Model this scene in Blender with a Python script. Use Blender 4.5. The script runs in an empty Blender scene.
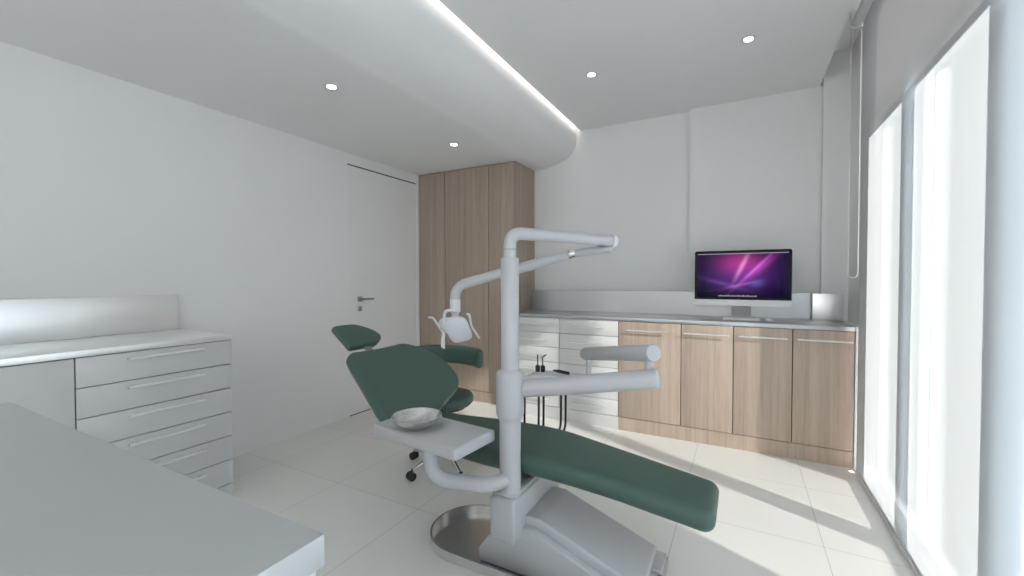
import bpy, bmesh, math, random
from mathutils import Vector, Matrix
random.seed(7)
SC = bpy.context.scene
COL = SC.collection
PI = math.pi

# ------------------------------------------------------------------ materials
def new_mat(name):
    m = bpy.data.materials.new(name); m.use_nodes = True
    nt = m.node_tree
    for n in list(nt.nodes): nt.nodes.remove(n)
    out = nt.nodes.new('ShaderNodeOutputMaterial')
    return m, nt, out
def N(nt, t, **kw):
    n = nt.nodes.new(t)
    for k, v in kw.items():
        if k.startswith('i_'):
            n.inputs[int(k[2:])].default_value = v
        elif k in [i.name for i in n.inputs]:
            n.inputs[k].default_value = v
        else: setattr(n, k, v)
    return n
def rgb(r, g, b): return tuple(((c/255.0+0.055)/1.055)**2.4 if c > 10 else c/255.0/12.92 for c in (r, g, b)) + (1,)
def pbr(name, col, rough=.5, metal=0., spec=.5, var=0., vscale=3., bump=0., bscale=80., stretch=(1,1,1), coat=0.):
    m, nt, out = new_mat(name)
    p = N(nt, 'ShaderNodeBsdfPrincipled')
    p.inputs['Base Color'].default_value = col
    p.inputs['Roughness'].default_value = rough
    p.inputs['Metallic'].default_value = metal
    p.inputs['Specular IOR Level'].default_value = spec
    p.inputs['Coat Weight'].default_value = coat
    nt.links.new(p.outputs[0], out.inputs[0])
    tc = N(nt, 'ShaderNodeTexCoord'); mp = N(nt, 'ShaderNodeMapping'); mp.inputs['Scale'].default_value = stretch
    nt.links.new(tc.outputs['Object'], mp.inputs[0])
    if var > 0:
        no = N(nt, 'ShaderNodeTexNoise'); no.inputs['Scale'].default_value = vscale; no.inputs['Detail'].default_value = 4
        nt.links.new(mp.outputs[0], no.inputs['Vector'])
        mx = N(nt, 'ShaderNodeMix', data_type='RGBA')
        mx.inputs['A'].default_value = tuple(c*(1-var) for c in col[:3])+(1,)
        mx.inputs['B'].default_value = tuple(min(1, c*(1+var)) for c in col[:3])+(1,)
        # the colour sockets of Mix sit further down the list
        mx.inputs[6].default_value = tuple(c*(1-var) for c in col[:3])+(1,)
        mx.inputs[7].default_value = tuple(min(1, c*(1+var)) for c in col[:3])+(1,)
        nt.links.new(no.outputs['Fac'], mx.inputs[0]); nt.links.new(mx.outputs[2], p.inputs['Base Color'])
    if bump > 0:
        nb = N(nt, 'ShaderNodeTexNoise'); nb.inputs['Scale'].default_value = bscale; nb.inputs['Detail'].default_value = 3
        nt.links.new(mp.outputs[0], nb.inputs['Vector'])
        bp = N(nt, 'ShaderNodeBump'); bp.inputs['Strength'].default_value = bump; bp.inputs['Distance'].default_value = .002
        nt.links.new(nb.outputs['Fac'], bp.inputs['Height']); nt.links.new(bp.outputs[0], p.inputs['Normal'])
    return m
def emis(name, col, s):
    m, nt, out = new_mat(name)
    e = N(nt, 'ShaderNodeEmission'); e.inputs[0].default_value = col; e.inputs[1].default_value = s
    nt.links.new(e.outputs[0], out.inputs[0]); return m

M = {}
M['wall'] = pbr('wall_paint', (.78,.78,.782,1), .75, var=.02, vscale=1.5)
M['ceil'] = pbr('ceiling_paint', (.80,.80,.802,1), .8, var=.015, vscale=1.2)
M['door'] = pbr('door_lacquer', (.775,.775,.778,1), .6)
M['white'] = pbr('white_lacquer', (.66,.66,.655,1), .35)
M['greylac'] = pbr('grey_lacquer', (.58,.585,.595,1), .38)
M['plastic'] = pbr('unit_plastic', (.465,.467,.483,1), .38, spec=.4)
M['plastic2'] = pbr('lamp_plastic', (.60,.61,.64,1), .35, spec=.4)
M['leather'] = pbr('green_upholstery', (.050,.098,.082,1), .42, var=.06, vscale=30, bump=.15, bscale=400)
M['steel'] = pbr('brushed_steel', (.62,.64,.66,1), .34, metal=.85, var=.03, vscale=14, stretch=(.3,1,1))
M['steelback'] = pbr('brushed_steel_long', (.50,.515,.53,1), .36, metal=.8, var=.03, vscale=14, stretch=(.3,1,1))
M['steelmatt'] = pbr('matt_steel', (.49,.50,.505,1), .42, metal=.35, var=.05, vscale=5)
M['steelbright'] = pbr('bright_satin_steel', (.95,.96,.97,1), .33, metal=.85, var=.02, vscale=2)
M['steelspl'] = pbr('satin_steel_panel', (.46,.475,.49,1), .33, metal=.92, var=.03, vscale=2)
M['bowlsteel'] = pbr('spun_steel', (.66,.665,.67,1), .27, metal=.95)
M['chrome'] = pbr('polished_steel', (.72,.73,.74,1), .14, metal=1)
M['pull'] = pbr('pull_steel', (.80,.81,.82,1), .3, metal=.6)
M['traysteel'] = pbr('tray_steel', (.68,.67,.66,1), .24, metal=.85, bump=.1, bscale=20)
M['black'] = pbr('black_rubber', (.012,.012,.013,1), .45)
M['gap'] = pbr('dark_recess', (.03,.03,.032,1), .8)
M['alu'] = pbr('monitor_aluminium', (.58,.59,.61,1), .38, metal=.6)
M['keys'] = pbr('key_white', (.92,.92,.92,1), .4)
M['frame'] = pbr('window_frame_white', (.7,.72,.74,1), .4)
M['cord'] = pbr('cord_plastic', (.80,.79,.765,1), .5)
M['bead'] = pbr('edge_steel', (.34,.36,.38,1), .35, metal=.8)
M['skyblock'] = pbr('light_cutting_ground', (.12,.12,.118,1), .8, var=.05)  # dark ground added outside so less light bounces up
M['lampface'] = emis('downlight_glow', (1,.97,.92,1), 26)
M['led'] = emis('led_glow', (1,.95,.88,1), 7)

def wood(name='oak_veneer', k=1.):
    m, nt, out = new_mat(name)
    p = N(nt, 'ShaderNodeBsdfPrincipled'); p.inputs['Roughness'].default_value = .48; p.inputs['Specular IOR Level'].default_value = .35
    tc = N(nt, 'ShaderNodeTexCoord')
    def nz(sc, s, d):
        mp = N(nt, 'ShaderNodeMapping'); mp.inputs['Scale'].default_value = sc
        nt.links.new(tc.outputs['Object'], mp.inputs[0])
        n = N(nt, 'ShaderNodeTexNoise'); n.inputs['Scale'].default_value = s; n.inputs['Detail'].default_value = d
        n.inputs['Roughness'].default_value = .6
        nt.links.new(mp.outputs[0], n.inputs['Vector']); return n
    a = nz((1, 1, .018), 26, 5); b = nz((1, 1, .05), 110, 3)
    mt = N(nt, 'ShaderNodeMath', operation='MULTIPLY_ADD'); mt.inputs[1].default_value = .35
    nt.links.new(b.outputs['Fac'], mt.inputs[0])
    ms = N(nt, 'ShaderNodeMath', operation='MULTIPLY'); ms.inputs[1].default_value = .65
    nt.links.new(a.outputs['Fac'], ms.inputs[0]); nt.links.new(ms.outputs[0], mt.inputs[2])
    cr = N(nt, 'ShaderNodeValToRGB')
    cr.color_ramp.elements[0].position = .34; cr.color_ramp.elements[0].color = (.40,.310,.250,1)
    cr.color_ramp.elements[1].position = .66; cr.color_ramp.elements[1].color = (.55,.445,.37,1)
    e = cr.color_ramp.elements.new(.5); e.color = (.475,.378,.310,1)
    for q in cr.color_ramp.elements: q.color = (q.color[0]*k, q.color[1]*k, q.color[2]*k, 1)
    nt.links.new(mt.outputs[0], cr.inputs[0]); nt.links.new(cr.outputs[0], p.inputs['Base Color'])
    nt.links.new(p.outputs[0], out.inputs[0]); return m
M['wood'] = wood()
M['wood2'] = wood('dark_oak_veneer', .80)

def tiles():
    m, nt, out = new_mat('floor_porcelain_tiles')
    p = N(nt, 'ShaderNodeBsdfPrincipled'); p.inputs['Specular IOR Level'].default_value = .45
    tc = N(nt, 'ShaderNodeTexCoord'); mp = N(nt, 'ShaderNodeMapping')
    mp.inputs['Location'].default_value = (2.17+6.3, -1.775+6.4, 0)
    nt.links.new(tc.outputs['Object'], mp.inputs[0])
    bk = N(nt, 'ShaderNodeTexBrick'); bk.offset = 0; bk.squash = 1
    bk.inputs['Scale'].default_value = 1; bk.inputs['Brick Width'].default_value = .63; bk.inputs['Row Height'].default_value = .64
    bk.inputs['Mortar Size'].default_value = .0022; bk.inputs['Mortar Smooth'].default_value = .3
    bk.inputs['Color1'].default_value = (.78,.77,.745,1); bk.inputs['Color2'].default_value = (.80,.79,.765,1)
    bk.inputs['Mortar'].default_value = (.54,.54,.52,1)
    nt.links.new(mp.outputs[0], bk.inputs['Vector'])
    no = N(nt, 'ShaderNodeTexNoise'); no.inputs['Scale'].default_value = 2.2; no.inputs['Detail'].default_value = 5
    nt.links.new(tc.outputs['Object'], no.inputs['Vector'])
    mr = N(nt, 'ShaderNodeMapRange'); mr.inputs['To Min'].default_value = .96; mr.inputs['To Max'].default_value = 1.04
    nt.links.new(no.outputs['Fac'], mr.inputs[0])
    vm = N(nt, 'ShaderNodeVectorMath', operation='SCALE'); nt.links.new(bk.outputs['Color'], vm.inputs[0]); nt.links.new(mr.outputs[0], vm.inputs['Scale'])
    nt.links.new(vm.outputs[0], p.inputs['Base Color'])
    r = N(nt, 'ShaderNodeMapRange'); r.inputs['To Min'].default_value = .26; r.inputs['To Max'].default_value = .38
    nt.links.new(no.outputs['Fac'], r.inputs[0]); nt.links.new(r.outputs[0], p.inputs['Roughness'])
    nt.links.new(p.outputs[0], out.inputs[0]); return m
M['tile'] = tiles()

def fabric():
    m, nt, out = new_mat('sheer_blind_fabric')
    tr = N(nt, 'ShaderNodeBsdfTranslucent'); tr.inputs[0].default_value = (.088,.093,.099,1)
    df = N(nt, 'ShaderNodeBsdfDiffuse'); df.inputs[0].default_value = (.80,.80,.80,1)
    tp = N(nt, 'ShaderNodeBsdfTransparent'); tp.inputs[0].default_value = (1,1,1,1)
    m1 = N(nt, 'ShaderNodeMixShader'); m1.inputs[0].default_value = .40
    nt.links.new(tr.outputs[0], m1.inputs[1]); nt.links.new(df.outputs[0], m1.inputs[2])
    m2 = N(nt, 'ShaderNodeMixShader'); m2.inputs[0].default_value = .068
    nt.links.new(m1.outputs[0], m2.inputs[1]); nt.links.new(tp.outputs[0], m2.inputs[2])
    nt.links.new(m2.outputs[0], out.inputs[0]); return m
M['fabric'] = fabric()
def glass():
    m, nt, out = new_mat('clear_glass')
    tp = N(nt, 'ShaderNodeBsdfTransparent'); tp.inputs[0].default_value = (.96,.98,.98,1)
    gl = N(nt, 'ShaderNodeBsdfGlossy'); gl.inputs['Roughness'].default_value = .02
    fr = N(nt, 'ShaderNodeFresnel'); fr.inputs[0].default_value = 1.3
    mx = N(nt, 'ShaderNodeMixShader'); nt.links.new(fr.outputs[0], mx.inputs[0])
    nt.links.new(tp.outputs[0], mx.inputs[1]); nt.links.new(gl.outputs[0], mx.inputs[2]); nt.links.new(mx.outputs[0], out.inputs[0]); return m
M['glass'] = glass()
def frosted_fill():  # for panes added to make the blind glow bluish and fill the room
    m, nt, out = new_mat('added_blue_glow_glass')
    tr = N(nt, 'ShaderNodeBsdfTranslucent'); tr.inputs[0].default_value = (.84,.91,.96,1)
    tp = N(nt, 'ShaderNodeBsdfTransparent'); tp.inputs[0].default_value = (.80,.87,.92,1)
    mx = N(nt, 'ShaderNodeMixShader'); mx.inputs[0].default_value = .12
    nt.links.new(tr.outputs[0], mx.inputs[1]); nt.links.new(tp.outputs[0], mx.inputs[2]); nt.links.new(mx.outputs[0], out.inputs[0]); return m
M['frosted_fill'] = frosted_fill()
def glow_spandrel():  # for panes added above the window head so the blind glows there
    m, nt, out = new_mat('added_spandrel_glass')
    tr = N(nt, 'ShaderNodeBsdfTranslucent'); tr.inputs[0].default_value = (.20,.20,.21,1)
    df = N(nt, 'ShaderNodeBsdfDiffuse'); df.inputs[0].default_value = (.75,.75,.75,1)
    mx = N(nt, 'ShaderNodeMixShader'); mx.inputs[0].default_value = .45
    nt.links.new(tr.outputs[0], mx.inputs[1]); nt.links.new(df.outputs[0], mx.inputs[2]); nt.links.new(mx.outputs[0], out.inputs[0]); return m
M['glow_spandrel'] = glow_spandrel()
def fill_glass():  # glass of the unseen window added for fill light
    m, nt, out = new_mat('fill_light_glass')
    tr = N(nt, 'ShaderNodeBsdfTranslucent'); tr.inputs[0].default_value = (.27,.28,.285,1)
    nt.links.new(tr.outputs[0], out.inputs[0]); return m
M['fill_glass'] = fill_glass()
def screen():
    # abstract purple / magenta light streaks, a thing shown by the lit display
    m, nt, out = new_mat('display_picture')
    tc = N(nt, 'ShaderNodeTexCoord'); sep = N(nt, 'ShaderNodeSeparateXYZ'); nt.links.new(tc.outputs['Object'], sep.inputs[0])
    def mth(op, a, b=None, c=None):
        n = N(nt, 'ShaderNodeMath', operation=op)
        for i, v in enumerate((a, b, c)):
            if v is None: continue
            if isinstance(v, (int, float)): n.inputs[i].default_value = v
            else: nt.links.new(v, n.inputs[i])
        return n.outputs[0]
    X = sep.outputs[0]; Z = sep.outputs[2]       # object centred at the display centre
    def blob(cx, cz, sx, sz, ang=0.):
        dx = mth('SUBTRACT', X, cx); dz = mth('SUBTRACT', Z, cz); ca, sa = math.cos(ang), math.sin(ang)
        u = mth('ADD', mth('MULTIPLY', dx, ca/sx), mth('MULTIPLY', dz, sa/sx))
        v = mth('ADD', mth('MULTIPLY', dx, -sa/sz), mth('MULTIPLY', dz, ca/sz))
        d = mth('ADD', mth('MULTIPLY', u, u), mth('MULTIPLY', v, v))
        return mth('POWER', 2.718, mth('MULTIPLY', d, -1.0))
    parts = [((.035,.015,.13), None), ((.11,.02,.24), blob(0,-.02,.22,.12)), ((.62,.03,.22), blob(-.01,.10,.15,.085)),
             ((.50,.06,.42), blob(.14,.07,.17,.028,.75)), ((.75,.35,.62), blob(.005,.07,.12,.016,1.15)),
             ((.45,.16,.55), blob(.10,.05,.20,.010,.82)), ((.22,.07,.42), blob(-.13,-.07,.16,.018,-.28)),
             ((.45,.12,.45), blob(-.01,-.08,.12,.012,.25)), ((.10,.12,.48), blob(.11,-.07,.05,.025,.2))]
    acc = None
    for col, b in parts:
        if b is None:
            cmb = N(nt, 'ShaderNodeCombineXYZ'); [setattr(cmb.inputs[i], 'default_value', col[i]) for i in range(3)]; acc = cmb.outputs[0]; continue
        cmb = N(nt, 'ShaderNodeCombineXYZ'); [setattr(cmb.inputs[i], 'default_value', col[i]) for i in range(3)]
        sc = N(nt, 'ShaderNodeVectorMath', operation='SCALE'); nt.links.new(cmb.outputs[0], sc.inputs[0]); nt.links.new(b, sc.inputs['Scale'])
        ad = N(nt, 'ShaderNodeVectorMath', operation='ADD'); nt.links.new(acc, ad.inputs[0]); nt.links.new(sc.outputs[0], ad.inputs[1]); acc = ad.outputs[0]
    # the picture is darker towards its sides and foot
    vg = blob(.01,.06,.36,.23)
    sc = N(nt, 'ShaderNodeVectorMath', operation='SCALE'); nt.links.new(acc, sc.inputs[0]); nt.links.new(vg, sc.inputs['Scale'])
    e = N(nt, 'ShaderNodeEmission'); e.inputs[1].default_value = SCREEN
    nt.links.new(sc.outputs[0], e.inputs[0])
    g = N(nt, 'ShaderNodeBsdfGlossy'); g.inputs['Roughness'].default_value = .08; g.inputs[0].default_value = (.006,.006,.006,1)
    a = N(nt, 'ShaderNodeAddShader'); nt.links.new(e.outputs[0], a.inputs[0]); nt.links.new(g.outputs[0], a.inputs[1])
    nt.links.new(a.outputs[0], out.inputs[0]); return m
SCREEN = .42
M['screen'] = screen()
M['glow_white'] = emis('menu_glow', (.75,.72,.8,1), .3)
M['bezel'] = pbr('black_bezel', (.006,.006,.007,1), .25, spec=.15)

# ------------------------------------------------------------------ mesh helpers
def link(name, bm, mat, parent=None, smooth=False, kind=None, auto=None):
    me = bpy.data.meshes.new(name)
    bmesh.ops.recalc_face_normals(bm, faces=bm.faces)
    bm.to_mesh(me); bm.free()
    me.materials.append(M[mat] if isinstance(mat, str) else mat)
    if smooth or auto:
        for p in me.polygons: p.use_smooth = True
    if auto: me.set_sharp_from_angle(angle=math.radians(auto))
    o = bpy.data.objects.new(name, me); COL.objects.link(o)
    if parent:
        o.parent = parent; o.matrix_parent_inverse = Matrix.Identity(4)
        pw = Matrix.Translation(parent.location) if parent.type == 'EMPTY' and not parent.parent else None
        # children are modelled in world space: undo the parent's own placement
        o.matrix_parent_inverse = world(parent).inverted()
    if kind: o['kind'] = kind
    return o
def world(o):
    m = Matrix.LocRotScale(o.location, o.rotation_euler, o.scale)
    if o.parent: m = world(o.parent) @ o.matrix_parent_inverse @ m
    return m
def thing(name, label, cat, loc, group=None):
    o = bpy.data.objects.new(name, None); COL.objects.link(o); o.location = loc; o.empty_display_size = .1
    o['label'] = label; o['category'] = cat
    if group: o['group'] = group
    return o
def tag(o, label, cat, group=None):
    o['label'] = label; o['category'] = cat
    if group: o['group'] = group
    return o
def addbox(bm, x0, x1, y0, y1, z0, z1, bev=0., seg=2):
    vs = [bm.verts.new(p) for p in ((x0,y0,z0),(x1,y0,z0),(x1,y1,z0),(x0,y1,z0),(x0,y0,z1),(x1,y0,z1),(x1,y1,z1),(x0,y1,z1))]
    fs = [bm.faces.new([vs[i] for i in f]) for f in ((0,3,2,1),(4,5,6,7),(0,1,5,4),(1,2,6,5),(2,3,7,6),(3,0,4,7))]
    if bev > 0:
        es = list({e for f in fs for e in f.edges})
        bmesh.ops.bevel(bm, geom=es, offset=bev, segments=seg, affect='EDGES', profile=.5)
    return vs
def box(name, x0, x1, y0, y1, z0, z1, mat, parent=None, bev=0., kind=None, seg=2):
    bm = bmesh.new(); addbox(bm, x0, x1, y0, y1, z0, z1, bev, seg)
    return link(name, bm, mat, parent, kind=kind, auto=35 if bev else None)
def frame_at(t, up=Vector((0,0,1))):
    t = t.normalized()
    if abs(t.dot(up)) > .98: up = Vector((0,1,0))
    a = t.cross(up).normalized(); return a, a.cross(t).normalized()
def addtube(bm, pts, rad, seg=20, cap=True):
    pts = [Vector(p) for p in pts]
    if isinstance(rad, (int, float)): rad = [rad]*len(pts)
    rings = []; prev = None
    for i, p in enumerate(pts):
        t = (pts[min(i+1, len(pts)-1)] - pts[max(i-1, 0)])
        if t.length < 1e-9: t = Vector((0,0,1))
        t.normalize()
        if prev is None: a, b = frame_at(t)
        else:
            a = (prev - t*prev.dot(t)).normalized(); b = t.cross(a)
        prev = a
        if i == 0: b = t.cross(a)
        rings.append([bm.verts.new(p + (a*math.cos(2*PI*k/seg) + b*math.sin(2*PI*k/seg))*rad[i]) for k in range(seg)])
    for r0, r1 in zip(rings, rings[1:]):
        for k in range(seg): bm.faces.new((r0[k], r0[(k+1)%seg], r1[(k+1)%seg], r1[k]))
    if cap: bm.faces.new(rings[0][::-1]); bm.faces.new(rings[-1])
def tube(name, pts, rad, mat, parent=None, seg=24, auto=40):
    bm = bmesh.new(); addtube(bm, pts, rad, seg); return link(name, bm, mat, parent, auto=auto)
def fillet(pts, r, n=8):
    pts = [Vector(p) for p in pts]; out = [pts[0]]
    for a, b, c in zip(pts, pts[1:], pts[2:]):
        d0 = (a-b); d1 = (c-b); rr = min(r, d0.length*.49, d1.length*.49)
        p0 = b + d0.normalized()*rr; p1 = b + d1.normalized()*rr
        for k in range(n+1):
            t = k/n; out.append(p0*(1-t)**2 + b*2*t*(1-t) + p1*t*t)
    out.append(pts[-1]); return out
def addlathe(bm, prof, c, seg=32, cap=True):
    rings = []
    for r, z in prof:
        rings.append([bm.verts.new((c[0]+r*math.cos(2*PI*k/seg), c[1]+r*math.sin(2*PI*k/seg), c[2]+z)) for k in range(seg)])
    for r0, r1 in zip(rings, rings[1:]):
        for k in range(seg): bm.faces.new((r0[k], r0[(k+1)%seg], r1[(k+1)%seg], r1[k]))
    if cap: bm.faces.new(rings[0][::-1]); bm.faces.new(rings[-1])
def prism_y(bm, prof, y0, y1, bev=0.):
    a = [bm.verts.new((x, y0, z)) for x, z in prof]; b = [bm.verts.new((x, y1, z)) for x, z in prof]
    fs = [bm.faces.new(a), bm.faces.new(b[::-1])]
    n = len(prof)
    for k in range(n): fs.append(bm.faces.new((a[k], b[k], b[(k+1)%n], a[(k+1)%n])))
    if bev:
        es = list({e for f in fs for e in f.edges}); bmesh.ops.bevel(bm, geom=es, offset=bev, segments=3, affect='EDGES', profile=.5)
def interp(tab, s):
    # smooth (monotone cosine-free Catmull) lookup in [(s, v), ...]
    if s <= tab[0][0]: return tab[0][1]
    if s >= tab[-1][0]: return tab[-1][1]
    for i in range(len(tab)-1):
        if tab[i][0] <= s <= tab[i+1][0]:
            x0, y0 = tab[i]; x1, y1 = tab[i+1]
            m0 = (y1 - tab[i-1][1])/(x1 - tab[i-1][0]) if i > 0 else (y1-y0)/(x1-x0)
            m1 = (tab[i+2][1] - y0)/(tab[i+2][0] - x0) if i+2 < len(tab) else (y1-y0)/(x1-x0)
            h = x1-x0; t = (s-x0)/h
            return (2*t**3-3*t**2+1)*y0 + (t**3-2*t**2+t)*h*m0 + (-2*t**3+3*t**2)*y1 + (t**3-t**2)*h*m1
def cushion(name, path, lo, hi, thick, mat, parent, n=44, m=40, dome=.1, endr=.05, e=3.2, drop=0.):
    """soft pad: path = [(x, z)] of its TOP centre line, lo/hi = tables of its y limits against the
    fraction run, thick = thickness; rounded ends and rounded edges all the way round"""
    P = [Vector((x, 0, z)) for x, z in path]; L = [0]
    for a, b in zip(P, P[1:]): L.append(L[-1] + (b-a).length)
    T = L[-1]
    def at(s):
        for i in range(len(P)-1):
            if s <= L[i+1] + 1e-9:
                t = (s-L[i])/(L[i+1]-L[i]); return P[i].lerp(P[i+1], t), (P[i+1]-P[i]).normalized()
        return P[-1], (P[-1]-P[-2]).normalized()
    ss = []
    k = 9
    for i in range(k): ss.append((endr*(1-math.cos(PI/2*i/k)), math.sin(PI/2*(i+.35)/(k+.35))))
    for i in range(n+1): ss.append((endr + (T-2*endr)*i/n, 1.))
    for i in range(k-1, -1, -1): ss.append((T - endr*(1-math.cos(PI/2*i/k)), math.sin(PI/2*(i+.35)/(k+.35))))
    bm = bmesh.new(); rings = []
    for s, f in ss:
        c, t = at(s)
        # average the tangent a little so that bends stay soft
        c1, t1 = at(max(0, s-.03)); c2, t2 = at(min(T, s+.03)); t = (t1+t2).normalized()
        nrm = Vector((-t.z, 0, t.x)); 
        if nrm.z < 0: nrm = -nrm
        y0 = interp(lo, s/T); y1 = interp(hi, s/T); yc = (y0+y1)/2; w = (y1-y0)/2
        th = thick/2
        w2 = w - endr*(1-f); t2_ = th*(.25+.75*f)
        ring = []
        for j in range(m):
            a = 2*PI*j/m; ca, sa = math.cos(a), math.sin(a)
            q = (abs(ca)**(e) + (abs(sa)*1.0)**(e))**(-1/e)
            # corners: rounded rectangle with the same corner radius whatever its width
            r = min(t2_*.9, w2)
            # rounded-rect parametrisation
            cx, cy = max(w2-r, 0), max(t2_-r, 0)
            # corner arcs with straight runs sampled on top and underside
            ring.append((a, r, cx, cy))
        pts = []
        nt_ = 10; na = 6
        r = min(t2_*.92, w2*.9); cx = w2-r; cy = t2_-r
        for q0, (sx, sy) in enumerate(((1,1),(-1,1),(-1,-1),(1,-1))):
            for i in range(na+1):
                a = PI/2*q0 + PI/2*i/na; pts.append((sx*cx + r*math.cos(a), sy*cy + r*math.sin(a)))
            if q0 in (0, 2):
                for i in range(1, nt_): 
                    x = sx*cx*(1-2*i/nt_); pts.append((x, sy*t2_))
        row = []
        for u, v in pts:
            bulge = dome*th*(1-(u/max(w2, 1e-4))**2)*f if v > 0 else 0
            sag = drop*(u/max(w2,1e-4))**2
            row.append(bm.verts.new(c + nrm*(v - th + bulge + sag) + Vector((0, yc+u, 0))))
        rings.append(row)
    for r0, r1 in zip(rings, rings[1:]):
        K = len(r0)
        for i in range(K): bm.faces.new((r0[i], r0[(i+1)%K], r1[(i+1)%K], r1[i]))
    bm.faces.new(rings[0][::-1]); bm.faces.new(rings[-1])
    o = link(name, bm, mat, parent, auto=50)
    return o

# ------------------------------------------------------------------ camera  (15 mm lens)
cam = bpy.data.cameras.new('camera'); co = bpy.data.objects.new('camera', cam); COL.objects.link(co)
cam.sensor_width = 36; cam.lens = 425.83*36/1024; cam.clip_start = .02
yaw, pitch, roll = .494138523, -.0202722256, -.00128718659
fw = Vector((-math.sin(yaw)*math.cos(pitch), math.cos(yaw)*math.cos(pitch), math.sin(pitch)))
r0 = Vector((math.cos(yaw), math.sin(yaw), 0)); u0 = r0.cross(fw)
r1 = r0*math.cos(roll) + u0*math.sin(roll); u1 = r1.cross(fw)
co.matrix_world = Matrix(((r1.x,u1.x,-fw.x,0),(r1.y,u1.y,-fw.y,0),(r1.z,u1.z,-fw.z,1.25),(0,0,0,1)))
SC.camera = co

# ------------------------------------------------------------------ room shell
XL, YB, YF = -3.137, 4.10, -1.9
XR = .70
ZT = 2.95
ST = 'structure'
box('floor', XL-.12, XR+.14, YF-.12, YB+.12, -.12, 0, 'tile', kind=ST)
box('wall_left', XL-.12, XL, YF-.12, YB+.12, 0, ZT, 'wall', kind=ST)
box('wall_back', XL, XR+.12, YB, YB+.12, 0, ZT, 'wall', kind=ST)
FX0, FX1, FZ0, FZ1 = -3.0, .5, .95, 2.75
box('wall_front', XL, FX0, YF-.12, YF, 0, ZT, 'wall', kind=ST); box('wall_front', FX1, XR+.12, YF-.12, YF, 0, ZT, 'wall', kind=ST)
box('wall_front', FX0, FX1, YF-.12, YF, 0, FZ0, 'wall', kind=ST); box('wall_front', FX0, FX1, YF-.12, YF, FZ1, ZT, 'wall', kind=ST)
bm = bmesh.new()
for k in range(4):
    xx = FX0 + (FX1-FX0-.04)*k/3; addbox(bm, xx, xx+.04, YF-.08, YF-.03, FZ0, FZ1)
for zz in (FZ0, FZ1-.04): addbox(bm, FX0, FX1, YF-.08, YF-.03, zz, zz+.04)
fw_ = link('window_9', bm, 'frame', kind=ST)  # unseen window added behind the camera as fill light
bm = bmesh.new(); bm.faces.new([bm.verts.new(p) for p in ((FX0+.01,YF-.055,FZ0+.01),(FX1-.01,YF-.055,FZ0+.01),(FX1-.01,YF-.055,FZ1-.01),(FX0+.01,YF-.055,FZ1-.01))])
link('added_pane', bm, 'fill_glass', fw_)
box('ceiling', XL-.12, XR+.14, YF-.12, YB+.12, ZT, ZT+.12, 'ceil', kind=ST)
box('ceiling', XL, -1.945, YF, YB, 2.395, 2.45, 'ceil', kind=ST)
box('ceiling', -1.43, .521, YF, YB, 2.735, 2.765, 'ceil', kind=ST)
box('trim_1', .505, .521, YF, YB, 2.765, ZT, 'ceil', kind=ST)
# rounded bulkhead between the two ceiling heights
bm = bmesh.new()
lower = [(-1.945,2.395),(-1.835,2.396),(-1.77,2.410),(-1.69,2.430),(-1.62,2.455),(-1.562,2.487),(-1.517,2.528),(-1.488,2.58),(-1.473,2.64),(-1.470,2.70),(-1.478,2.76),(-1.50,2.81),(-1.54,2.85)]
# resample smoothly
res = []
for i in range(len(lower)-1):
    p0 = lower[max(i-1,0)]; p1 = lower[i]; p2 = lower[i+1]; p3 = lower[min(i+2,len(lower)-1)]
    for k in range(4):
        t = k/4
        res.append(tuple(.5*((2*p1[j]) + (-p0[j]+p2[j])*t + (2*p0[j]-5*p1[j]+4*p2[j]-p3[j])*t*t + (-p0[j]+3*p1[j]-3*p2[j]+p3[j])*t**3) for j in range(2)))
res.append(lower[-1])
prism_y(bm, res + [(-1.945, 2.85)], YF, YB)
link('trim_2', bm, 'ceil', auto=30, kind=ST)
# chimney breast and pier on the back wall
box('trim_3', -.408, .55, YB-.055, YB, 0, 2.735, 'wall', kind=ST)
box('trim_4', .535, XR, YB-.13, YB, 0, ZT, 'wall', kind=ST)

# window wall: openings full height up to z 2.14
WIN = [(3.22, 2.61), (2.46, 1.80)]     # clear casements (y far, y near)
ADDED_PANES = [(2.588, 2.482), (1.77, .90), (.87, .05), (.02, -.78), (-.81, -1.6)]                       # diffusing panes added for bluish glow on the blind and fill light
ZH, ZS = 2.15, .06
def wbox(y0, y1, z0, z1, n='wall_right'): return box(n, XR, XR+.10, y0, y1, z0, z1, 'wall', kind=ST)
wbox(3.44, YB, 0, ZT); wbox(YF, -1.66, 0, ZT); wbox(-1.66, 3.44, 0, ZS-.03)
def sheet(name, y0, y1, z0, z1, parent):
    bm = bmesh.new(); bm.faces.new([bm.verts.new(p) for p in ((XR+.03,y0,z0),(XR+.03,y1,z0),(XR+.03,y1,z1),(XR+.03,y0,z1))]); return link(name, bm, 'glow_spandrel', parent)
bm = bmesh.new(); addbox(bm, XR+.02, XR+.08, -1.66, 3.44, ZT-.02, ZT); addbox(bm, XR+.02, XR+.08, 3.43, 3.44, .06, ZT-.02)
sp = link('window_8', bm, 'frame', kind=ST)  # panes added in place of wall for a soft grey glow on the blind
sheet('added_pane', -1.66, 3.43, ZH+.05, ZT-.02, sp); sheet('added_pane', 3.235, 3.43, .06, ZH+.05, sp)
wi = 0
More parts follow.
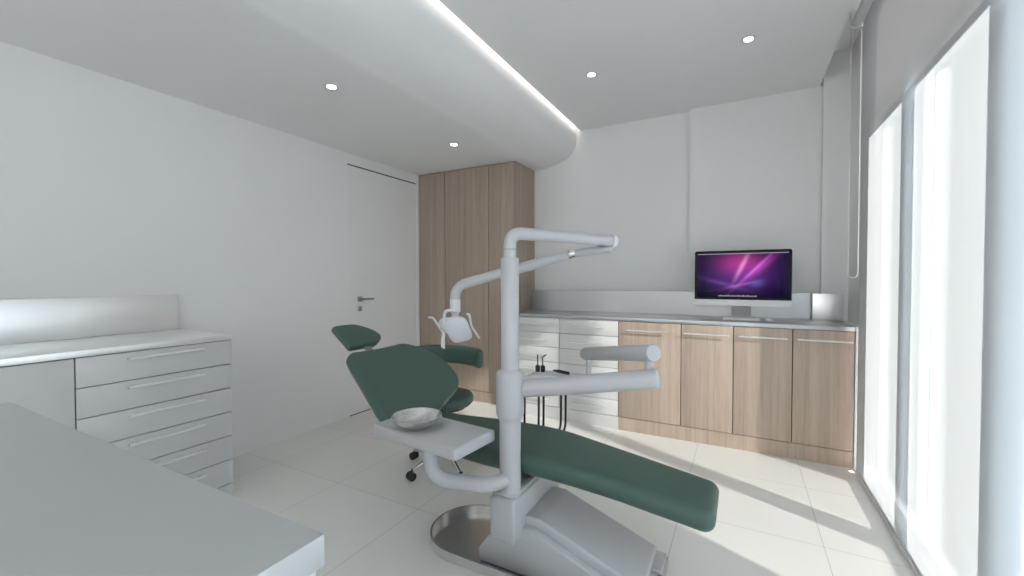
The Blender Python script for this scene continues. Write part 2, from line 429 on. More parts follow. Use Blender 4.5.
for (ya, yb), mt in [(w, 'glass') for w in WIN] + [(w, 'frosted_fill') for w in ADDED_PANES]:
    wi += 1
    t = .012
    bm = bmesh.new()
    x0, x1 = XR+.02, XR+.07
    addbox(bm, x0, x1, yb-t, yb, ZS-.03, ZH+.05); addbox(bm, x0, x1, ya, ya+t, ZS-.03, ZH+.05)
    addbox(bm, x0, x1, yb, ya, ZS-.03, ZS+.02); addbox(bm, x0, x1, yb, ya, ZH, ZH+.05)
    fr = link('window_%d' % wi, bm, 'frame', kind=ST)
    box('pane', XR+.042, XR+.048, yb, ya, ZS+.02, ZH, mt, fr)
box('ground', -9, 9, -9, 9, -.5, -.13, 'skyblock', kind=ST)  # unseen slab added to cut the sky light from below
box('trim_6', .6605, XR, 3.50, 3.968, 0, .935, 'wall', kind=ST)

# ------------------------------------------------------------------ flush door in the left wall
bm = bmesh.new()
addbox(bm, XL, XL+.0012, 2.703, 3.607, .008, 2.285)
d = link('door_1', bm, 'door', kind=ST)
bm = bmesh.new()
addbox(bm, XL, XL+.0015, 2.695, 3.615, 2.286, 2.297)
addbox(bm, XL, XL+.0012, 2.70, 3.61, 0, .008)
link('door_gap', bm, 'gap', d)
box('door_jamb', XL, XL+.012, 3.612, 3.648, 0, 2.39, 'door', d)
bm = bmesh.new()
x = XL+.006
addbox(bm, x, x+.008, 2.795, 2.843, 1.045, 1.093, .002)
addtube(bm, [(x+.006, 2.82, 1.069), (x+.05, 2.82, 1.069)], .009, 14)
addtube(bm, fillet([(x+.05, 2.815, 1.069), (x+.052, 2.86, 1.069), (x+.052, 2.94, 1.069)], .01), .008, 14)
link('door_handle', bm, 'bead', d, auto=40)
bm = bmesh.new(); addbox(bm, x, x+.007, 2.80, 2.838, .955, 1.000, .002); addtube(bm, [(x+.005, 2.819, .977), (x+.016, 2.819, .977)], .009, 12)
link('lock_cylinder', bm, 'bead', d, auto=40)

# ------------------------------------------------------------------ ceiling lamps
def downlight(x, y, z, label):
    t = thing('downlight', label, 'ceiling light', (x, y, z), 'recessed downlights')
    bm = bmesh.new(); addlathe(bm, [(.036,0),(.045,-.002),(.046,-.004),(.034,-.0065),(.023,-.004)], (x,y,z), 28); link('trim_ring', bm, 'frame', t, auto=40)
    bm = bmesh.new(); addlathe(bm, [(.022,-.004),(.024,-.0055),(.024,-.007)], (x,y,z), 24); link('lens', bm, 'lampface', t, auto=40)
    return t
downlight(-2.145, 1.734, 2.395, 'small round downlight in the lower ceiling above the flush door side, nearest the viewer')
downlight(-2.149, 2.959, 2.395, 'small round downlight in the lower ceiling in front of the tall wooden wardrobe')
downlight(-.968, 3.014, 2.735, 'small round downlight in the upper ceiling beside the glowing light slot')
downlight(.025, 3.035, 2.735, 'small round downlight in the upper ceiling above the monitor, nearest the window')
box('trim_7', -1.436, -1.39, YF, YB, 2.812, ZT, 'ceil', kind=ST)
led = box('led_strip', -1.446, -1.434, YF+.1, YB-.02, 2.80, 2.812, 'led'); 
tag(led, 'warm white light strip hidden in the long slot above the rounded bulkhead', 'strip light')

# ------------------------------------------------------------------ wardrobe
W0, W1, WY = XL+.004, -1.935, 3.65
t = thing('wardrobe', 'tall brown oak wardrobe with three doors reaching the ceiling', 'wardrobe', ((W0+W1)/2, WY+.22, 0))
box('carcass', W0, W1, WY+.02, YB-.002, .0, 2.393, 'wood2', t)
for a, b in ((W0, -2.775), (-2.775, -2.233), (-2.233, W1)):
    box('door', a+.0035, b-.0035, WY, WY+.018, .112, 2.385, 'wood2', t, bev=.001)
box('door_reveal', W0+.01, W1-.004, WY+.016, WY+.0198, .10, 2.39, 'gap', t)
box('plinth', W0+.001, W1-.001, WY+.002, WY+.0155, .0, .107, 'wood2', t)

# ------------------------------------------------------------------ back run of low cabinets
CY = 3.512
def pull_x(parent, xa, xb, z, y, r=.0056, off=.028):
    bm = bmesh.new()
    addtube(bm, [(xa, y-off, z), (xb, y-off, z)], r, 12)
    for xx in (xa+.025, xb-.025): addtube(bm, [(xx, y, z), (xx, y-off, z)], r*.85, 10)
    return link('handle', bm, 'pull', parent, auto=40)
def pull_y(parent, ya, yb, z, x, r=.0056, off=.028):
    bm = bmesh.new()
    addtube(bm, [(x+off, ya, z), (x+off, yb, z)], r, 12)
    for yy in (ya+.025, yb-.025): addtube(bm, [(x, yy, z), (x+off, yy, z)], r*.85, 10)
    return link('handle', bm, 'pull', parent, auto=40)
def cab(x0, x1, kind, label, group, hx=None):
    mt = 'wood' if kind == 'door' else 'white'
    t = thing('wooden_cabinet' if kind == 'door' else 'drawer_cabinet', label, 'cabinet', ((x0+x1)/2, CY+.28, 0), group)
    box('carcass', x0+.0005, x1-.0005, CY+.022, YB-.135, 0, .905, mt, t)
    box('reveal', x0+.001, x1-.001, CY+.0185, CY+.0218, .10, .903, 'gap', t)
    box('plinth', x0+.0002, x1-.0002, CY+.002, CY+.018, 0, .107, mt, t)
    if kind == 'door':
        f = box('door', x0+.003, x1-.003, CY, CY+.018, .112, .901, mt, t, bev=.001)
        pull_x(f, hx[0], hx[1], .835, CY)
    else:
        for k in range(6):
            z1 = .905 - k*.1325; z0 = z1 - .1325
            f = box('drawer', x0+.003, x1-.003, CY, CY+.018, z0+.002, z1-.002, mt, t, bev=.001)
            xc = (x0+x1)/2; pull_x(f, xc-.15, xc+.15, z1-.068, CY)
    return t
g1 = 'low cabinets along the back wall'
cab(-1.933, -1.418, 'drawer', 'white six-drawer cabinet beside the tall oak wardrobe', g1)
cab(-1.418, -.892, 'drawer', 'white six-drawer cabinet joined to the first oak door cabinet', g1)
cab(-.892, -.407, 'door', 'wide oak door cabinet next to the white drawers', g1, (-.82,-.50))
cab(-.407, -.048, 'door', 'narrow oak door cabinet below the left part of the monitor', g1, (-.385,-.075))
cab(-.048, .316, 'door', 'narrow oak door cabinet below the right part of the monitor', g1, (-.012,.285))
cab(.316, .660, 'door', 'oak door cabinet at the end of the row beside the window blind', g1, (.342,.645))
o = box('worktop', -1.933, .664, CY-.004, YB-.132, .905, .935, 'steelback', bev=.002)
tag(o, 'long brushed steel worktop over the low cabinets on the back wall', 'worktop')
bm = bmesh.new()
addbox(bm, -1.931, .4785, YB-.0745, YB-.0555, .936, 1.140); 
addbox(bm, -1.931, -.425, YB-.056, YB-.002, .936, 1.139)
o = link('backsplash', bm, 'steelspl'); tag(o, 'long satin steel upstand running behind the monitor on the back wall', 'backsplash')
o = box('backsplash', .479, .664, YB-.155, YB-.1315, .936, 1.139, 'steelbright', bev=.001); tag(o, 'short satin steel upstand in the corner next to the window blind', 'backsplash')
box('trim_5', -1.931, .664, YB-.1315, YB-.003, .0, .903, 'wall', kind=ST)
# filler under the upstand gap
o = box('worktop', -1.931, .5345, YB-.1315, YB-.0565, .905, .935, 'steelback'); tag(o, 'narrow rear strip of the brushed steel worktop against the back wall', 'worktop')

# ------------------------------------------------------------------ monitor, keyboard, mouse
SY = 3.88
t = thing('computer_monitor', 'large slim all-in-one computer with purple picture standing on the steel worktop', 'computer', (0, SY, .935))
mx0, mx1, mz0, mz1 = -.346, .341, 1.033, 1.482
def rrect_prism(x0, x1, z0, z1, y0, y1, r, corners=(1,1,1,1)):
    bm = bmesh.new(); pts = []
    cs = [(x1-r, z1-r, 0, corners[0]), (x0+r, z1-r, 1, corners[1]), (x0+r, z0+r, 2, corners[2]), (x1-r, z0+r, 3, corners[3])]
    for cx, cz, q, on in cs:
        if on:
            for k in range(7):
                a = PI/2*q + PI/2*k/6; pts.append((cx+r*math.cos(a), cz+r*math.sin(a)))
        else: pts.append((cx + (r if q in (0,3) else -r), cz + (r if q in (0,1) else -r)))
    prism_y(bm, pts, y0, y1); return bm
link('housing', rrect_prism(mx0, mx1, mz0, mz1, SY, SY+.03, .018), 'alu', t, auto=40)
link('bezel', rrect_prism(mx0+.001, mx1-.001, 1.084, mz1-.001, SY-.005, SY-.0005, .016, (1,1,0,0)), 'bezel', t, auto=40)
bm = bmesh.new()
sx, sz = .322, .178
vs = [bm.verts.new(p) for p in ((-sx,-.0008,-sz),(sx,-.0008,-sz),(sx,-.0008,sz),(-sx,-.0008,sz),(-sx,.0008,-sz),(sx,.0008,-sz),(sx,.0008,sz),(-sx,.0008,sz))]
for f in ((0,1,2,3),(7,6,5,4),(0,4,5,1),(1,5,6,2),(2,6,7,3),(3,7,4,0)): bm.faces.new([vs[i] for i in f])
me = bpy.data.meshes.new('display'); bm.to_mesh(me); bm.free(); me.materials.append(M['screen'])
dsp = bpy.data.objects.new('display', me); COL.objects.link(dsp); dsp.parent = t; dsp.matrix_parent_inverse = world(t).inverted()
dsp.location = ((mx0+mx1)/2, SY-.0062, 1.282)
box('menu_bar', -.322, .318, SY-.0088, SY-.0072, 1.4515, 1.4575, 'glow_white', dsp)
bm = bmesh.new()
k = 0; xx = -.165
while xx < .105:
    w = random.choice((.008,.010,.012)); addbox(bm, xx, xx+w, SY-.0088, SY-.0072, 1.109, 1.109+random.choice((.009,.011,.013))); xx += w+.004
link('dock_icons', bm, 'glow_white', dsp)
# stand: bent sheet
bm = bmesh.new()
prism_y(bm, [(-.072,.936),(.072,.936),(.072,.943),(-.072,.943)], SY-.07, SY+.10)
link('stand_foot', bm, 'alu', t)
bm = bmesh.new()
a = [(SY+.03,1.16),(SY+.045,1.16),(SY+.09,.944),(SY+.075,.944)]
va = [bm.verts.new((-.070,y,z)) for y, z in a]; vb = [bm.verts.new((.070,y,z)) for y, z in a]
bm.faces.new(va); bm.faces.new(vb[::-1])
for i in range(4): bm.faces.new((va[i], vb[i], vb[(i+1)%4], va[(i+1)%4]))
link('stand_neck', bm, 'alu', t)
t = thing('keyboard', 'thin white keyboard lying on the worktop in front of the monitor', 'keyboard', (0,3.74,.935))
box('body', -.125, .125, 3.68, 3.79, .9352, .945, 'keys', t, bev=.002)
bm = bmesh.new()
for r in range(5):
    for c in range(13): addbox(bm, -.119+c*.0184, -.119+c*.0184+.0155, 3.686+r*.0205, 3.686+r*.0205+.0165, .945, .9475)
link('keys', bm, 'keys', t)
bm = bmesh.new()
bmesh.ops.create_uvsphere(bm, u_segments=20, v_segments=12, radius=1)
for v in bm.verts: v.co = Vector((.185 + v.co.x*.030, 3.735 + v.co.y*.052, .9355 + max(v.co.z, -.02)*.020))
o = link('computer_mouse', bm, 'keys', smooth=True); tag(o, 'small flat white mouse lying to the right of the keyboard', 'mouse')

# ------------------------------------------------------------------ left run: drawers and door under steel top
LX = -2.58
def lpanel(x_front): return x_front
t = thing('drawer_cabinet', 'pale grey six-drawer cabinet against the left wall, under the steel top', 'cabinet', ((XL+LX)/2, 1.055, 0), 'low cabinets along the left wall')
box('carcass', XL+.003, LX-.022, .7315, 1.384, 0, .905, 'greylac', t)
box('reveal', LX-.0218, LX-.0185, .7325, 1.383, .07, .903, 'gap', t)
box('plinth', LX-.018, LX-.002, .732, 1.384, 0, .0755, 'greylac', t)
for k in range(6):
    z1 = .905-k*.1377; z0 = z1-.1377
    f = box('drawer', LX-.018, LX, .7335, 1.384, z0+.0022, z1-.0022, 'greylac', t, bev=.001)
    pull_y(f, .905, 1.235, z1-.029, LX, r=.0068)
t = thing('door_cabinet', 'pale grey cabinet with a plain door left of the drawers on the left wall', 'cabinet', ((XL+LX)/2, .3, 0), 'low cabinets along the left wall')
box('carcass', XL+.003, LX-.022, -.3, .7305, 0, .905, 'greylac', t)
box('reveal', LX-.0218, LX-.0185, -.299, .7295, .07, .903, 'gap', t)
box('plinth', LX-.018, LX-.002, -.3, .730, 0, .0755, 'greylac', t)
for a, b in ((.2175, .7285), (-.298, .2125)):
    f = box('door', LX-.018, LX, a, b, .080, .9028, 'greylac', t, bev=.001)
o = box('worktop', XL+.002, LX+.006, -.3, 1.387, .907, .937, 'steelbright', bev=.002); tag(o, 'brushed steel worktop on the pale cabinets against the left wall', 'worktop')
o = box('backsplash', XL+.002, XL+.020, -.3, 1.358, .938, 1.156, 'steelbright', bev=.001); tag(o, 'bright satin steel upstand against the left wall', 'backsplash')

# ------------------------------------------------------------------ foreground counter
o = box('worktop', -1.655, -.452, -1.2, .349, .895, .935, 'steelmatt', bev=.0015); tag(o, 'wide brushed steel counter top in the near left foreground', 'worktop')
t = thing('counter_cabinet', 'white cabinet below the near foreground steel counter top', 'cabinet', (-1.05, -.4, 0))
box('carcass', -1.650, -.482, -1.19, .322, 0, .894, 'white', t)
box('end_panel', -1.650, -.4595, .323, .342, 0, .894, 'white', t, bev=.001)
box('reveal', -.4818, -.4785, -1.18, .3215, .07, .892, 'gap', t)
for a, b in ((-.18, .3205), (-.685, -.184), (-1.19, -.689)):
    f = box('door', -.478, -.460, a, b, .08, .884, 'white', t, bev=.001); pull_y(f, a+.09, b-.09, .80, -.460)
box('plinth', -.478, -.470, -1.19, .3205, 0, .0755, 'white', t)

# ------------------------------------------------------------------ roller blind
BX, BY1, BY0 = .660, 3.44, -1.72
t = thing('roller_blind', 'tall sheer white roller blind covering the window wall', 'blind', (BX, 1., 2.87))
bm = bmesh.new(); addtube(bm, [(BX-.026, BY0, 2.876), (BX-.026, BY1, 2.876)], .029, 24); link('roller_tube', bm, 'frame', t, auto=40)
for yy in (BY1+.001, BY0-.013): box('bracket', BX-.062, BX+.012, yy, yy+.012, 2.845, 2.948, 'frame', t, bev=.002)
bm = bmesh.new()
bm.faces.new([bm.verts.new(p) for p in ((BX,BY0+.005,.02),(BX,BY1-.005,.02),(BX,BY1-.005,2.876),(BX,BY0+.005,2.876))])
link('blind_fabric', bm, 'fabric', t)
box('bottom_bar', BX-.004, BX+.006, BY0+.005, BY1-.005, .002, .022, 'frame', t, bev=.002)
pts = [(.606, BY1+.016, 2.87), (.606, BY1+.016, 1.285)]
for k in range(1, 12):
    a = PI*k/12; pts.append((.631-.025*math.cos(a), BY1+.016, 1.285-.028*math.sin(a)))
pts += [(.656, BY1+.016, 1.285), (.656, BY1+.016, 2.87)]
bm = bmesh.new(); addtube(bm, pts, .0032, 8); link('pull_cord', bm, 'cord', t, smooth=True)

# ------------------------------------------------------------------ dental chair
YC = 1.795
t = thing('dental_chair', 'green upholstered dental treatment chair with pale post and lamp on a steel base', 'dental chair', (-.8, YC, 0))
# floor tray, D-shaped
def dpoly(x0, x1, yc, r, n=24):
    pts = [(x1, yc-r), (x1, yc+r)]
    for k in range(n+1):
        a = PI/2 + PI*k/n; pts.append((x0+r+r*math.cos(a), yc+r*math.sin(a)))
    return pts
bm = bmesh.new()
TC, TR, TX0, TX1 = 1.715, .212, -1.345, -.27
outer = dpoly(TX0, TX1, TC, TR); inner = dpoly(TX0+.008, TX1-.008, TC, TR-.008)
n = len(outer); Z = [(outer, .001), (outer, .044), (inner, .044), (inner, .008)]
rr = [[bm.verts.new((x, y, z)) for x, y in pl] for pl, z in Z]
for a, b in zip(rr, rr[1:]):
    for k in range(n): bm.faces.new((a[k], a[(k+1)%n], b[(k+1)%n], b[k]))
bm.faces.new(rr[0][::-1]); bm.faces.new(rr[-1])
link('base_plate', bm, 'traysteel', t, auto=40)
# base housing
bm = bmesh.new()
prism_y(bm, [(-1.01,.010),(-.29,.010),(-.285,.035),(-.75,.212),(-.90,.212),(-.985,.105),(-1.015,.06)], 1.565, 1.90, .008)
h_ = link('base_housing', bm, 'plastic', t, auto=35)
bm = bmesh.new()
prism_y(bm, [(-.85,.205),(-.315,.055),(-.312,.093),(-.735,.247),(-.85,.247)], 1.60, 1.905, .010)
link('housing_cover', bm, 'plastic', h_, auto=35)
box('floor_pedal', -.335, -.275, 1.79, 1.925, .045, .062, 'alu', t, bev=.004)
# column under the seat
bm = bmesh.new(); prism_y(bm, [(-.955,.30),(-.801,.30),(-.801,.425),(-.955,.425)], 1.742, 1.979, .006)
link('lift_column', bm, 'plastic', t, auto=35)
# post bracket
bm = bmesh.new(); addbox(bm, -.916, -.797, 1.497, 1.98, .170, .352, .012, 3)
br = link('post_bracket', bm, 'plastic', t, auto=35)
bm = bmesh.new(); addbox(bm, -.908, -.803, 1.512, 1.76, .350, .366, .007, 3); link('bracket_cap', bm, 'plastic', br, auto=35)
# post
px, py = -.848, 1.556
bm = bmesh.new(); addlathe(bm, [(.0445,.362),(.0445,.72)], (px,py,0), 36)
post = link('post', bm, 'plastic', t, auto=40)
bm = bmesh.new(); addlathe(bm, [(.0450,.661),(.0560,.683),(.0580,.691),(.0580,.848),(.0570,.856),(.0530,.864),(.043,.874)], (px,py,0), 40); link('post_collar', bm, 'plastic', post, auto=25)
bm = bmesh.new(); addlathe(bm, [(.0375,.86),(.0375,1.337),(.036,1.339)], (px,py,0), 36); link('post_upper', bm, 'plastic', post, auto=40)
# overhead arm
E1 = Vector((px,py,1.444)); E2 = Vector((-.518, 1.90, 1.422))
pts = fillet([(px,py,1.33), E1, E2], .065, 12)
arm = tube('overhead_arm', pts, .0262, 'plastic', t)
bm = bmesh.new(); addlathe(bm, [(.0268,1.371),(.0272,1.373),(.0272,1.376),(.0268,1.378)], (px,py,0), 30); link('arm_joint', bm, 'bead', arm, auto=40)
dE = (E2-E1).normalized()
tube('arm_cap', [E2+dE*.0, E2+dE*.010, E2+dE*.022, E2+dE*.028], [.030,.030,.027,.015], 'plastic2', arm)
# lamp arm
J0 = E2 + Vector((-.004,.0,-.036)); J1 = Vector((-.700,1.905,1.371)); L1 = Vector((-1.185,1.748,1.232)); L2 = Vector((-1.255,1.733,1.205)); L3 = Vector((-1.255,1.733,1.085))
la = tube('lamp_arm', [J0+Vector((0.005,0,.01)), J0, J0.lerp(J1,.5), J1], [.016,.018,.019,.018], 'plastic', t)
dJ = (L1-J1).normalized()
fp = fillet([J1, J1.lerp(Vector((-1.255,1.733,1.216)), .3), Vector((-1.255,1.733,1.216)), L3], .062, 10)
m_ = len(fp); tube('spring_arm', fp, [.019 + .006*min(1, i/3) for i in range(m_)], 'plastic', la)
tube('elbow_joint', [J1-dJ*.016, J1-dJ*.010, J1+dJ*.018, J1+dJ*.022], [.014,.022,.022,.019], 'chrome', la)
tube('arm_sleeve', [(-1.255,1.733,1.150),(-1.255,1.733,1.148),(-1.255,1.733,1.092),(-1.255,1.733,1.088)], [.0255,.0265,.0265,.024], 'plastic2', la)
# dental lamp head, built in its own frame facing the viewer's side and down
def lampxy(lat, up, dep=0.):
    # lat along the camera-independent horizontal axis of the head, turned 28 degrees about z
    c, s = math.cos(math.radians(28)), math.sin(math.radians(28))
    return Vector((-1.246 + lat*c + dep*s, 1.737 + lat*s - dep*c, 1.0 + up))
lh = bmesh.new()
outline = [(-.062,.045),(-.045,.062),(0,.070),(.030,.068),(.050,.050),(.066,.010),(.075,-.028),(.070,-.050),(.020,-.062),(-.010,-.066),(-.030,-.052),(-.048,-.015),(-.060,.015)]
# smooth the outline
def chaikin(p, k=2):
    for _ in range(k):
        q = []
        for i in range(len(p)):
            a, b = p[i], p[(i+1)%len(p)]
            q += [tuple(a[j]*.75+b[j]*.25 for j in range(2)), tuple(a[j]*.25+b[j]*.75 for j in range(2))]
        p = q
    return p
ol = chaikin(outline)
def dep(u, v): return .045 - 5.0*(u-.005)**2 - 2.5*v*v + .25*v
rings = []
for sc_, dd in ((.25,0),(.5,0),(.75,0),(.93,-.0),(1,-.006),(1,-.018),(.93,-.024),(.6,-.022),(.3,-.02)):
    rings.append([lh.verts.new(lampxy(u*sc_, v*sc_, dep(u*sc_, v*sc_)+dd)) for u, v in ol])
for a, b in zip(rings, rings[1:]):
    for i in range(len(a)): lh.faces.new((a[i], a[(i+1)%len(a)], b[(i+1)%len(a)], b[i]))
lh.faces.new(rings[0][::-1]); lh.faces.new(rings[-1])
lamp = link('lamp_head', lh, 'plastic2', t, auto=50)
bm = bmesh.new()
addtube(bm, [lampxy(-.070,.022,-.06), lampxy(-.068,.022,-.05), lampxy(-.05,.02,-.01), lampxy(-.03,.015,.02)], [.024,.036,.040,.034], 20)
link('lamp_housing', bm, 'plastic2', lamp, auto=40)
tube('neck_pipe', fillet([lampxy(-.008,.098,.03), lampxy(-.057,.098,.03), lampxy(-.064,.03,.02)], .03, 8), .0085, 'plastic2', lamp)
tube('handle', fillet([lampxy(-.145,.060,0), lampxy(-.122,.060,.0), lampxy(-.070,-.018,.0), lampxy(-.068,-.095,.0)], .012, 6), .0055, 'plastic2', lamp, seg=12)
tube('handle', fillet([lampxy(.045,.078,.0), lampxy(.060,.076,.0), lampxy(.068,.020,.0), lampxy(.110,-.045,.0)], .015, 6), .0055, 'plastic2', lamp, seg=12)
tube('mount_rod', [lampxy(-.068,-.02,-.0), lampxy(-.072,-.05,-.0), lampxy(-.072,-.088,0)], [.010,.011,.010], 'plastic2', lamp, seg=14)
box('lamp_yoke', -1.268, -1.242, 1.718, 1.748, 1.050, 1.090, 'plastic2', lamp, bev=.004)

# instrument arm
A0 = Vector((px+.03,py+.025,.790)); A1 = Vector((-.262, 1.632, .884)); dA = (A1-A0).normalized()
ia = tube('instrument_arm', [A0, A1-dA*.014, A1-dA*.005, A1], [.0365,.0375,.035,.028], 'plastic', t, seg=36)
R0 = Vector((-.708,2.104,.866)); R1 = Vector((-.281,1.620,.979)); dR = (R1-R0).normalized()
rl = tube('rear_arm', [R0, R0+dR*.006, R0+dR*.016, R1-dR*.006, R1-dR*.002, R1], [.022,.030,.0325,.0325,.031,.029], 'plastic', ia, seg=36)
tube('arm_post', [R1-dR*.035+Vector((0,0,-.02)), (R1-dR*.035).xy.to_3d()+Vector((0,0,.875))], .0165, 'plastic', ia)
tube('arm_post', [R0+dR*.05+Vector((0,0,-.015)), (R0+dR*.05).xy.to_3d()+Vector((0,0,.752))], .0125, 'plastic', ia)
# instrument holder under the far end
hd = bmesh.new(); addbox(hd, -.985, -.665, 1.95, 2.145, .728, .752, .010, 3)
ih = link('instrument_holder', hd, 'plastic2', t, auto=35)
bm = bmesh.new(); addtube(bm, fillet([(-.99,1.95,.740),(-.93,1.955,.752),(-.86,1.965,.758),(-.79,1.985,.752),(-.73,2.0,.740)], .05, 6), .010, 12); link('holder_rail', bm, 'plastic2', ih, auto=40)
def hp(x, y, tilt, lean, tip):
    b = Vector((x, y, .775)); d_ = Vector((tilt, lean, 1)).normalized()
    o = tube('handpiece', [b, b+d_*.004, b+d_*.030, b+d_*.034], [.010,.012,.012,.006], 'black', ih, seg=14)
    tube('handpiece_tip', fillet([b+d_*.03, b+d_*.075, b+d_*.083+tip], .008, 4), .0032, 'black', o, seg=10)
hp(-.920, 1.985, .0, 0, Vector((0,0,.006))); hp(-.893, 1.992, -.05, 0, Vector((.02,.005,.006))); hp(-1.035, 1.965, 0, 0, Vector((0,0,.006)))
b = Vector((-.850,2.02,.782)); tube('handpiece', [b, b+Vector((.03,.01,-.004)), b+Vector((.075,.03,-.014)), b+Vector((.080,.03,-.015))], [.003,.0085,.0085,.005], 'black', ih, seg=14)
for hx, hy, zt in ((-.918,1.995,.74),(-.893,2.0,.74),(-.815,2.045,.74),(-.793,2.055,.74),(-.985,1.965,.74)):
    tube('hose', fillet([(hx,hy,zt),(hx-.002,hy+.004,.56),(hx-.004,hy+.006,.465),(hx-.03,1.965,.430),(hx-.05,1.93,.428)], .06, 6), .0058, 'black', ih, seg=10)

# bowl table on its bent arm
bm = bmesh.new()
cx, cy, ang = -1.163, 1.436, math.radians(-6.2)
hw, hd_ = .245, .126
addbox(bm, -hw, hw, -hd_, hd_, .567, .618, .012, 3)
# square the plan corners gently
bmesh.ops.rotate(bm, verts=bm.verts, cent=(0,0,0), matrix=Matrix.Rotation(ang, 3, 'Z')); bmesh.ops.translate(bm, verts=bm.verts, vec=(cx,cy,0))
tp = link('side_table', bm, 'plastic', t, auto=35)
tube('table_arm', fillet([(px,py,.418),(-.885,1.445,.422),(-1.125,1.385,.425),(-1.130,1.375,.57)], .075, 12), .030, 'plastic', tp, seg=28)

# seat, back, headrest
seat_path = [(-1.475,.545),(-1.44,.520),(-1.39,.503),(-1.30,.500),(-.80,.500),(-.72,.496),(-.60,.484),(-.40,.460),(-.068,.412)]
def sym(tab, c=YC): return [(s, c-w) for s, w in tab], [(s, c+w) for s, w in tab]
lo, hi = sym([(0,.10),(.06,.145),(.15,.178),(.28,.206),(.40,.214),(.50,.204),(.62,.184),(.75,.168),(.9,.158),(1,.152)], 1.80)
cushion('seat_cushion', seat_path, lo, hi, .088, 'leather', t, endr=.045, dome=.12)
bm = bmesh.new(); prism_y(bm, [(-1.30,.405),(-.45,.368),(-.45,.385),(-.8,.418),(-1.30,.418)], 1.69, 1.90, .004); link('seat_frame', bm, 'plastic', t, auto=35)
bp = [(-1.852,.857),(-1.70,.758),(-1.55,.660),(-1.40,.562)]
lo = [(0,1.595),(.05,1.565),(.18,1.540),(.37,1.515),(.54,1.492),(.68,1.472),(.8,1.458),(.92,1.465),(1,1.55)]
hi = [(0,1.985),(.06,2.04),(.14,2.10),(.3,2.155),(.47,2.175),(.62,2.165),(.75,2.125),(.85,2.045),(.93,1.90),(1,1.80)]
bk = cushion('backrest', bp, lo, hi, .062, 'leather', t, endr=.030, dome=.15, drop=.012)
d_ = Vector((.5445, -.8387))   # (x, z) offset direction: behind the pad
off = .055
bp2 = [(x-.5445*off, z-.8387*off) for x, z in bp]
lo = [(a_, b_+.022) for a_, b_ in lo]; hi = [(a_, b_-.02) for a_, b_ in hi]
cushion('backrest_shell', bp2, lo, hi, .030, 'plastic2', t, endr=.014, dome=0, drop=.012)
bm = bmesh.new(); prism_y(bm, [(-1.60,.615),(-1.40,.49),(-1.30,.425),(-1.10,.38),(-1.10,.42),(-1.28,.455),(-1.42,.54),(-1.58,.645)], 1.74, 1.80, .006)
link('back_hinge', bm, 'alu', t, auto=35)
hr = [(-2.062,.986),(-1.99,.937),(-1.95,.908),(-1.905,.872)]
cushion('headrest', hr, [(0,1.652),(.5,1.648),(1,1.650)], [(0,1.80),(.25,1.875),(.5,1.918),(.75,1.920),(1,1.85)], .040, 'leather', t, endr=.02, dome=.3)
bm = bmesh.new(); addbox(bm, -.022, .022, -.05, .05, -.006, .006, .003)
bmesh.ops.rotate(bm, verts=bm.verts, cent=(0,0,0), matrix=Matrix.Rotation(PI/2,3,'Z')); bmesh.ops.scale(bm, vec=(1.6,1,1), verts=bm.verts)
bmesh.ops.rotate(bm, verts=bm.verts, cent=(0,0,0), matrix=Matrix.Rotation(math.radians(35),3,'Y')); bmesh.ops.translate(bm, verts=bm.verts, vec=(-1.895,1.775,.842))
link('headrest_bracket', bm, 'bead', t, auto=35)

# bowl
bx, by, bz = -1.222, 1.405, .6185
t = thing('steel_bowl', 'shallow polished steel bowl resting on the side table of the dental chair', 'bowl', (bx,by,bz))
bm = bmesh.new()
prof_o = [(.030,.0),(.045,.001),(.068,.008),(.088,.021),(.100,.038),(.104,.047)]
prof_i = [(.1065,.0495),(.105,.051),(.101,.0485),(.097,.038),(.084,.023),(.064,.0115),(.040,.0055),(.012,.004)]
addlathe(bm, prof_o+prof_i, (bx,by,bz), 48); link('bowl_shell', bm, 'bowlsteel', t, auto=50)
bm = bmesh.new(); addlathe(bm, [(.0145,.0035),(.0145,.006),(.011,.0065),(.005,.0052)], (bx,by,bz), 20); link('drain_ring', bm, 'bead', t, auto=40)

# ------------------------------------------------------------------ assistant stool behind the chair
SX, SYY = -1.725, 2.275
t = thing('stool', 'green round stool with wraparound arm standing behind the dental chair', 'stool', (SX,SYY,0))
bm = bmesh.new(); addlathe(bm, [(.02,.415),(.15,.415),(.185,.423),(.203,.443),(.206,.465),(.195,.487),(.16,.499),(.08,.505),(.01,.505)], (SX-.020,SYY-.01,0), 40); link('seat', bm, 'leather', t, auto=60)
bm = bmesh.new(); addlathe(bm, [(.10,.395),(.11,.40),(.11,.414),(.05,.414)], (SX+.02,SYY,0), 28); link('seat_plate', bm, 'black', t, auto=40)
bm = bmesh.new(); addlathe(bm, [(.030,.07),(.030,.25),(.018,.252),(.018,.41)], (SX,SYY,0), 24); link('gas_column', bm, 'chrome', t, auto=40)
for k in range(5):
    a = math.radians(-106 + 72*k); dx, dy = math.cos(a), math.sin(a)
    f = tube('leg', fillet([(SX+dx*.02,SYY+dy*.02,.105),(SX+dx*.14,SYY+dy*.14,.095),(SX+dx*.265,SYY+dy*.265,.062)], .05, 5), [.020]+[.017]*6+[.014]*1, 'chrome', t, seg=16)
    bm = bmesh.new(); cxx, cyy = SX+dx*.272, SYY+dy*.272
    for s_ in (-1, 1): addtube(bm, [(cxx-dy*.006*s_, cyy+dx*.006*s_, .026), (cxx-dy*.022*s_, cyy+dx*.022*s_, .026)], .0255, 20)
    addtube(bm, [(cxx,cyy,.024),(cxx,cyy,.058)], .008, 10)
    link('caster', bm, 'black', f, auto=40)
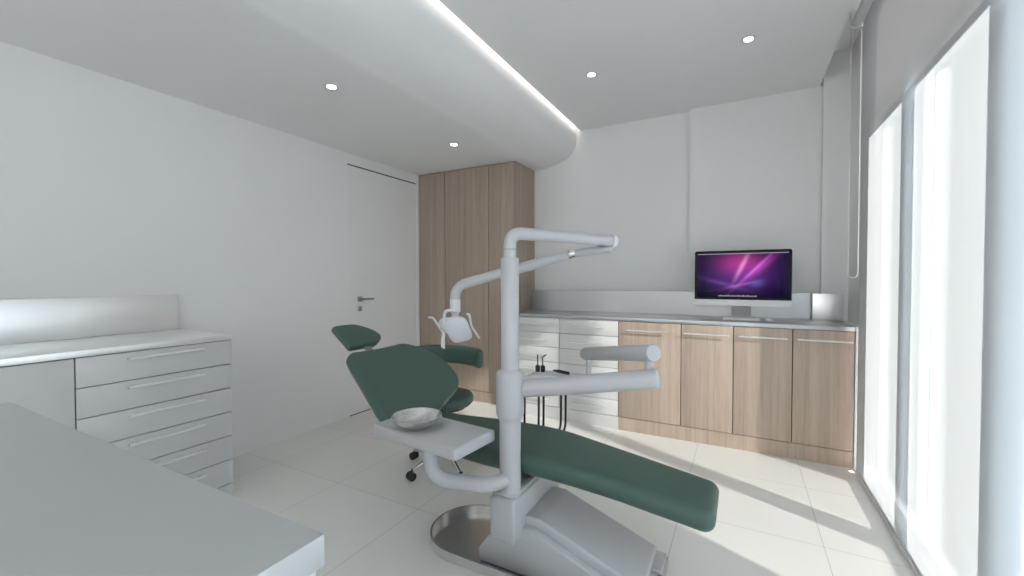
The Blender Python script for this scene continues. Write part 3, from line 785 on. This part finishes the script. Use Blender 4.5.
# curved arm pad
bm = bmesh.new(); rings = []
for k in range(41):
    a = math.radians(24 + (205-24)*k/40); R = .248
    c = Vector((SX+math.cos(a)*R*1.0, SYY+math.sin(a)*R*.62, .727)); rd = Vector((math.cos(a)*.62, math.sin(a), 0)).normalized()
    e_ = min(1, math.sqrt(max(0, 1-max(0, 1-min(k, 40-k)/2.0)**2))*.75+.25)
    row = []
    for j in range(20):
        b_ = 2*PI*j/20; cu = math.copysign(abs(math.cos(b_))**.55, math.cos(b_)); sv = math.copysign(abs(math.sin(b_))**.55, math.sin(b_))
        row.append(bm.verts.new(c + rd*cu*.026*e_ + Vector((0,0,sv*.062*(.8+.2*e_)))))
    rings.append(row)
for a_, b_ in zip(rings, rings[1:]):
    for i in range(20): bm.faces.new((a_[i], a_[(i+1)%20], b_[(i+1)%20], b_[i]))
bm.faces.new(rings[0][::-1]); bm.faces.new(rings[-1])
link('arm_rest', bm, 'leather', t, auto=50)
a = math.radians(150)
tube('arm_bracket', fillet([(SX+.02,SYY,.415),(SX-.16,SYY+.09,.41),(SX+math.cos(a)*.262,SYY+math.sin(a)*.262*.62+.035,.46),(SX+math.cos(a)*.262,SYY+math.sin(a)*.262*.62+.03,.73)], .05, 6), .010, 'chrome', t, seg=12)

# ------------------------------------------------------------------ light
w = bpy.data.worlds.new('world'); SC.world = w; w.use_nodes = True
nt = w.node_tree; bg = nt.nodes['Background']; bg.inputs[0].default_value = (.97,.985,1.0,1); bg.inputs[1].default_value = 2.8
sun = bpy.data.lights.new('sun', 'SUN'); sun.energy = 34; sun.angle = math.radians(2.0); sun.color = (1,.95,.88)
so = bpy.data.objects.new('sun', sun); COL.objects.link(so)
so.rotation_euler = Vector((-1, .48, -.60)).to_track_quat('-Z', 'Y').to_euler(); so.location = (5, 0, 4)

SC.view_settings.view_transform = 'Standard'; SC.view_settings.look = 'None'; SC.view_settings.gamma = 1
SC.view_settings.use_curve_mapping = False
SC.view_settings.exposure = 0.57
cy = SC.cycles
cy.use_denoising = True; cy.max_bounces = 14; cy.diffuse_bounces = 8; cy.glossy_bounces = 4; cy.transmission_bounces = 8; cy.transparent_max_bounces = 12
cy.sample_clamp_indirect = 6; cy.caustics_reflective = False; cy.caustics_refractive = False; cy.blur_glossy = .5
